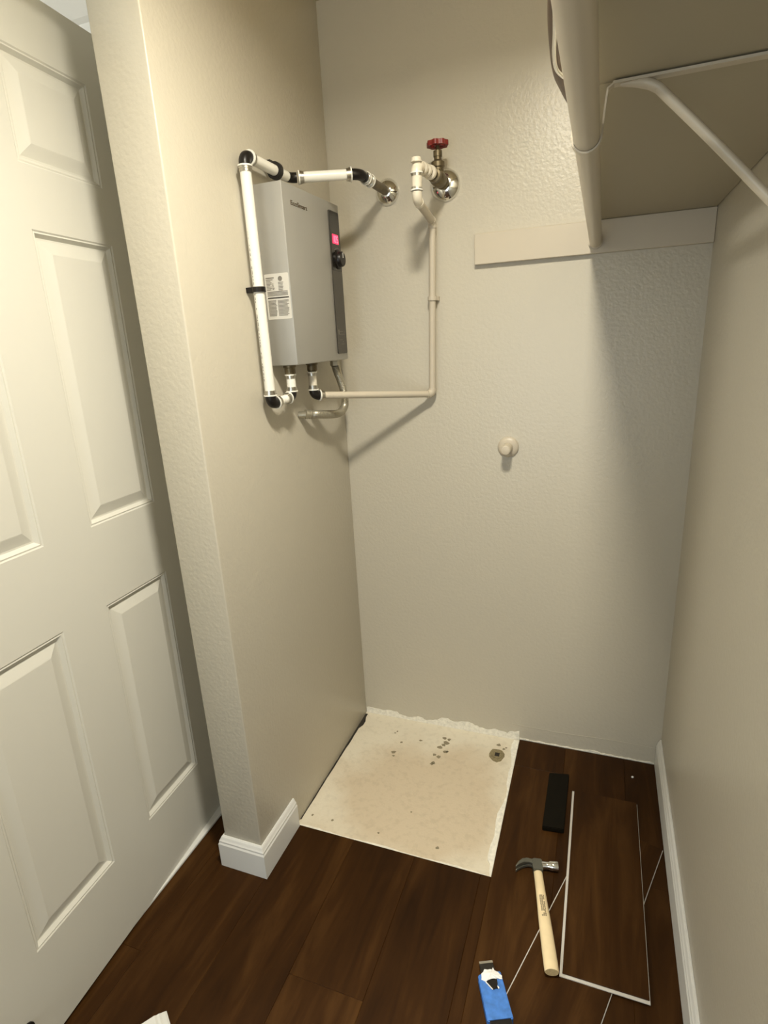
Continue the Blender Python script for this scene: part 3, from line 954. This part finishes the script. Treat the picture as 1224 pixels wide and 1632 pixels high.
for a, c in zip(rings, rings[1:]):
    for j in range(seg):
        bm.faces.new((a[j], a[(j + 1) % seg], c[(j + 1) % seg], c[j]))
bm.faces.new(rings[0])
f = bm.faces.new(rings[-1]); f.material_index = 1
obj('handle', bm, [M['hammer_wood'], M['hammer_end']], ham, smooth=50, label='pale wooden handle')
# stamped patch on the handle
bm = B()
for i in range(13):
    d0 = 0.098 + i * 0.0047
    for j in range(3):
        if random.random() < 0.9:
            u0 = -0.0062 + j * 0.0042 + random.uniform(-0.0004, 0.0004)
            r_ = 0.0137
            q = [hc + dirh * (d0 + dd) + side * uu + V((0, 0, 0.0129 + 0.05 * (d0 + dd - 0.02) + 0.0112 * math.sqrt(max(0, 1 - (uu / r_) ** 2)) + 0.0002)) for dd, uu in ((0, u0), (0, u0 + 0.0034), (0.0038, u0 + 0.0034), (0.0038, u0))]
            lo = [bm.verts.new(p - V((0, 0, 0.0006))) for p in q]; hi = [bm.verts.new(p + V((0, 0, 0.0001))) for p in q]
            bm.faces.new(hi); bm.faces.new(list(reversed(lo)))
            for k in range(4): bm.faces.new((lo[k], lo[(k + 1) % 4], hi[(k + 1) % 4], hi[k]))
obj('stamp', bm, M['stamp'], ham, label='faded dark printed stamp')
# head: eye block, neck, poll and split claw
bm = B()
def hp(u, v, z): return hc + side * u + dirh * v + V((0, 0, z))
prism(bm, [(-0.014, -0.012), (-0.008, -0.016), (0.012, -0.015), (0.0145, -0.010), (0.0135, 0.022), (-0.0125, 0.022)], 0.0020, 0.0265, to=hp)
bmesh.ops.bevel(bm, geom=list(bm.edges), offset=0.002, segments=2, affect='EDGES')
eye = obj('head', bm, M['hammer_steel'], ham, smooth=40, label='dark steel head')
bm = B(); lathe(bm, hp(0.012, -0.0035, 0.0145), side, [(0, 0.0105), (0.012, 0.0095), (0.020, 0.0095), (0.024, 0.0122), (0.043, 0.0125), (0.045, 0.0115)], seg=24)
obj('striking_face', bm, M['chrome'], ham, smooth=40, label='polished steel striking face')
for s_ in (-1, 1):
    bm = B()
    cp = [(-0.010, -0.006), (-0.024, -0.010), (-0.038, -0.006), (-0.050, 0.003), (-0.060, 0.0145)]
    ws = [0.0095, 0.0085, 0.0068, 0.0048, 0.0018]
    rings = []
    for (u_, v_), h_ in zip(cp, ws):
        zc = 0.0145 + s_ * (0.0050 + (0.0022 if u_ < -0.03 else 0))
        rings.append([bm.verts.new(hp(u_ + a * 0.25 * h_, v_ + a * h_ * 0.8, zc + b_ * 0.0042)) for a, b_ in ((-1, -1), (1, -1), (1, 1), (-1, 1))])
    for a, c in zip(rings, rings[1:]):
        for j in range(4): bm.faces.new((a[j], a[(j + 1) % 4], c[(j + 1) % 4], c[j]))
    bm.faces.new(rings[0]); bm.faces.new(list(reversed(rings[-1])))
    bmesh.ops.bevel(bm, geom=list(bm.edges), offset=0.0008, segments=1, affect='EDGES')
    obj('claw', bm, M['hammer_steel'], ham, smooth=40)

# black tapping block
bm = B()
prism(bm, [(0.732, -0.397), (0.7945, -0.391), (0.797, -0.150), (0.7335, -0.163)], 0.0006, 0.017)
bmesh.ops.bevel(bm, geom=list(bm.edges), offset=0.0022, segments=2, affect='EDGES')
tag(obj('tapping_block', bm, M['black_block'], smooth=35), 'flat black rectangular block on the dark floor behind the hammer', 'block')

# blue sleeve with a metal-ended tool inside
kd = V((0.412, -0.911, 0)).normalized()    # towards the viewer
ks = V((-kd.y, kd.x, 0))
kc = V((0.6455, -0.842, 0))
kn = thing('scraper', 'flat scraper in a torn blue paper sleeve at the lower edge', 'scraper', (kc.x, kc.y, 0))
def kp(u, v, z): return kc + ks * u + kd * v + V((0, 0, z + 0.0080 * min(1.0, max(0.0, v / 0.07))))
bm = B()
prism(bm, [(-0.027, 0.030), (-0.012, 0.026), (0.027, 0.026), (0.0285, 0.128), (-0.0285, 0.128)], 0.0008, 0.0235, to=kp)
bmesh.ops.bevel(bm, geom=list(bm.edges), offset=0.002, segments=2, affect='EDGES')
obj('sleeve', bm, M['blue'], kn, smooth=40)
bm = B()
prism(bm, [(-0.0235, 0.124), (0.0235, 0.124), (0.024, 0.22), (-0.024, 0.22)], 0.002, 0.0215, to=kp)
obj('handle', bm, M['black'], kn)
bm = B()
prism(bm, [(-0.017, 0.0), (0.016, 0.0), (0.017, 0.030), (-0.018, 0.032)], 0.006, 0.0185, to=kp)
bmesh.ops.bevel(bm, geom=list(bm.edges), offset=0.0012, segments=1, affect='EDGES')
obj('blade_holder', bm, M['strip_dark'], kn)
bm = B()
prism(bm, [(-0.0165, -0.004), (0.0155, -0.004), (0.0157, 0.0015), (-0.0165, 0.0015)], 0.010, 0.0192, to=kp)
obj('blade', bm, M['steel'], kn, label='bright metal edge')
# crumpled white torn paper rim
bm = B()
ring = []
tp = [(-0.021, 0.036, 0.0245), (-0.019, 0.020, 0.0265), (-0.010, 0.013, 0.029), (0.004, 0.014, 0.0285), (0.011, 0.011, 0.0305), (0.013, 0.018, 0.028), (0.020, 0.022, 0.0275), (0.027, 0.033, 0.0262), (0.0265, 0.040, 0.0245), (0.016, 0.038, 0.0265), (0.006, 0.036, 0.0255), (-0.006, 0.038, 0.026), (-0.012, 0.042, 0.0250)]
tp = [(a, 0.022 + (c - 0.011) * 0.84, z) for a, c, z in tp]
hi = [bm.verts.new(kp(a, c, z)) for a, c, z in tp]
cen = bm.verts.new(kp(0.002, 0.034, 0.0315)); 
lo = [bm.verts.new(kp(a * 0.97, 0.034 + (c - 0.034) * 0.95, z - 0.006)) for a, c, z in tp]
for i in range(len(tp)):
    j = (i + 1) % len(tp)
    bm.faces.new((hi[i], hi[j], cen)); bm.faces.new((lo[i], lo[j], hi[j], hi[i]))
bm.faces.new(list(reversed(lo)))
bmesh.ops.subdivide_edges(bm, edges=list(bm.edges), cuts=1)
for v_ in bm.verts:
    if v_.co.z > 0.022: v_.co += V((random.uniform(-1, 1), random.uniform(-1, 1), random.uniform(-1, 1))) * 0.0011
obj('torn_paper', bm, M['white_paper'], kn, label='torn white paper edge')
bm = B(); prism(bm, [(-0.012, 0.048), (-0.006, 0.0445), (0.006, 0.0425), (0.014, 0.045), (0.0125, 0.056), (0.010, 0.060), (0.011, 0.066), (0.0065, 0.0645), (0.002, 0.0665), (-0.001, 0.066)], 0.0225, 0.0240, to=kp)
obj('tear_opening', bm, M['black'], kn)
bm = B()
for pts_ in ([(-0.0138, 0.049), (-0.0115, 0.0485), (-0.0005, 0.067), (-0.0025, 0.067)], [(0.0105, 0.060), (0.0138, 0.062), (0.0138, 0.066), (0.0112, 0.067)]):
    prism(bm, pts_, 0.0228, 0.0243, to=kp)
obj('torn_fringe', bm, M['white_paper'], kn)

# white trim offcut at the lower left
wd = V((0.815, -0.580, 0)); wn = V((-0.580, -0.815, 0))
wc = V((-0.0270, -1.1630, 0))
bm = B()
prof_t = [(0.0, 0.0008), (0.10, 0.0008), (0.10, 0.0145), (0.026, 0.0145), (0.0215, 0.012), (0.0165, 0.012), (0.012, 0.0098), (0.004, 0.0075), (0.0, 0.005)]
lo = [bm.verts.new(wc + wn * a + V((0, 0, h))) for a, h in prof_t]; hi = [bm.verts.new(wc + wn * a + wd * 0.26 + V((0, 0, h))) for a, h in prof_t]
n_ = len(prof_t)
for i in range(n_): bm.faces.new((lo[i], lo[(i + 1) % n_], hi[(i + 1) % n_], hi[i]))
bm.faces.new(lo); bm.faces.new(list(reversed(hi)))
tag(obj('trim_offcut', bm, M['trim']), 'loose white moulded trim offcut lying on dark floor by the door', 'trim')

# white crumb on the planks
bm = B(); bmesh.ops.create_icosphere(bm, subdivisions=2, radius=0.0042)
for v_ in bm.verts:
    v_.co = V((0.996 + v_.co.x * random.uniform(0.85, 1.1), -0.090 + v_.co.y * random.uniform(0.85, 1.1), 0.0036 + v_.co.z * 0.72))
tag(obj('plaster_crumb', bm, M['white_paper']), 'tiny white crumb on the dark floor near the back corner', 'debris')
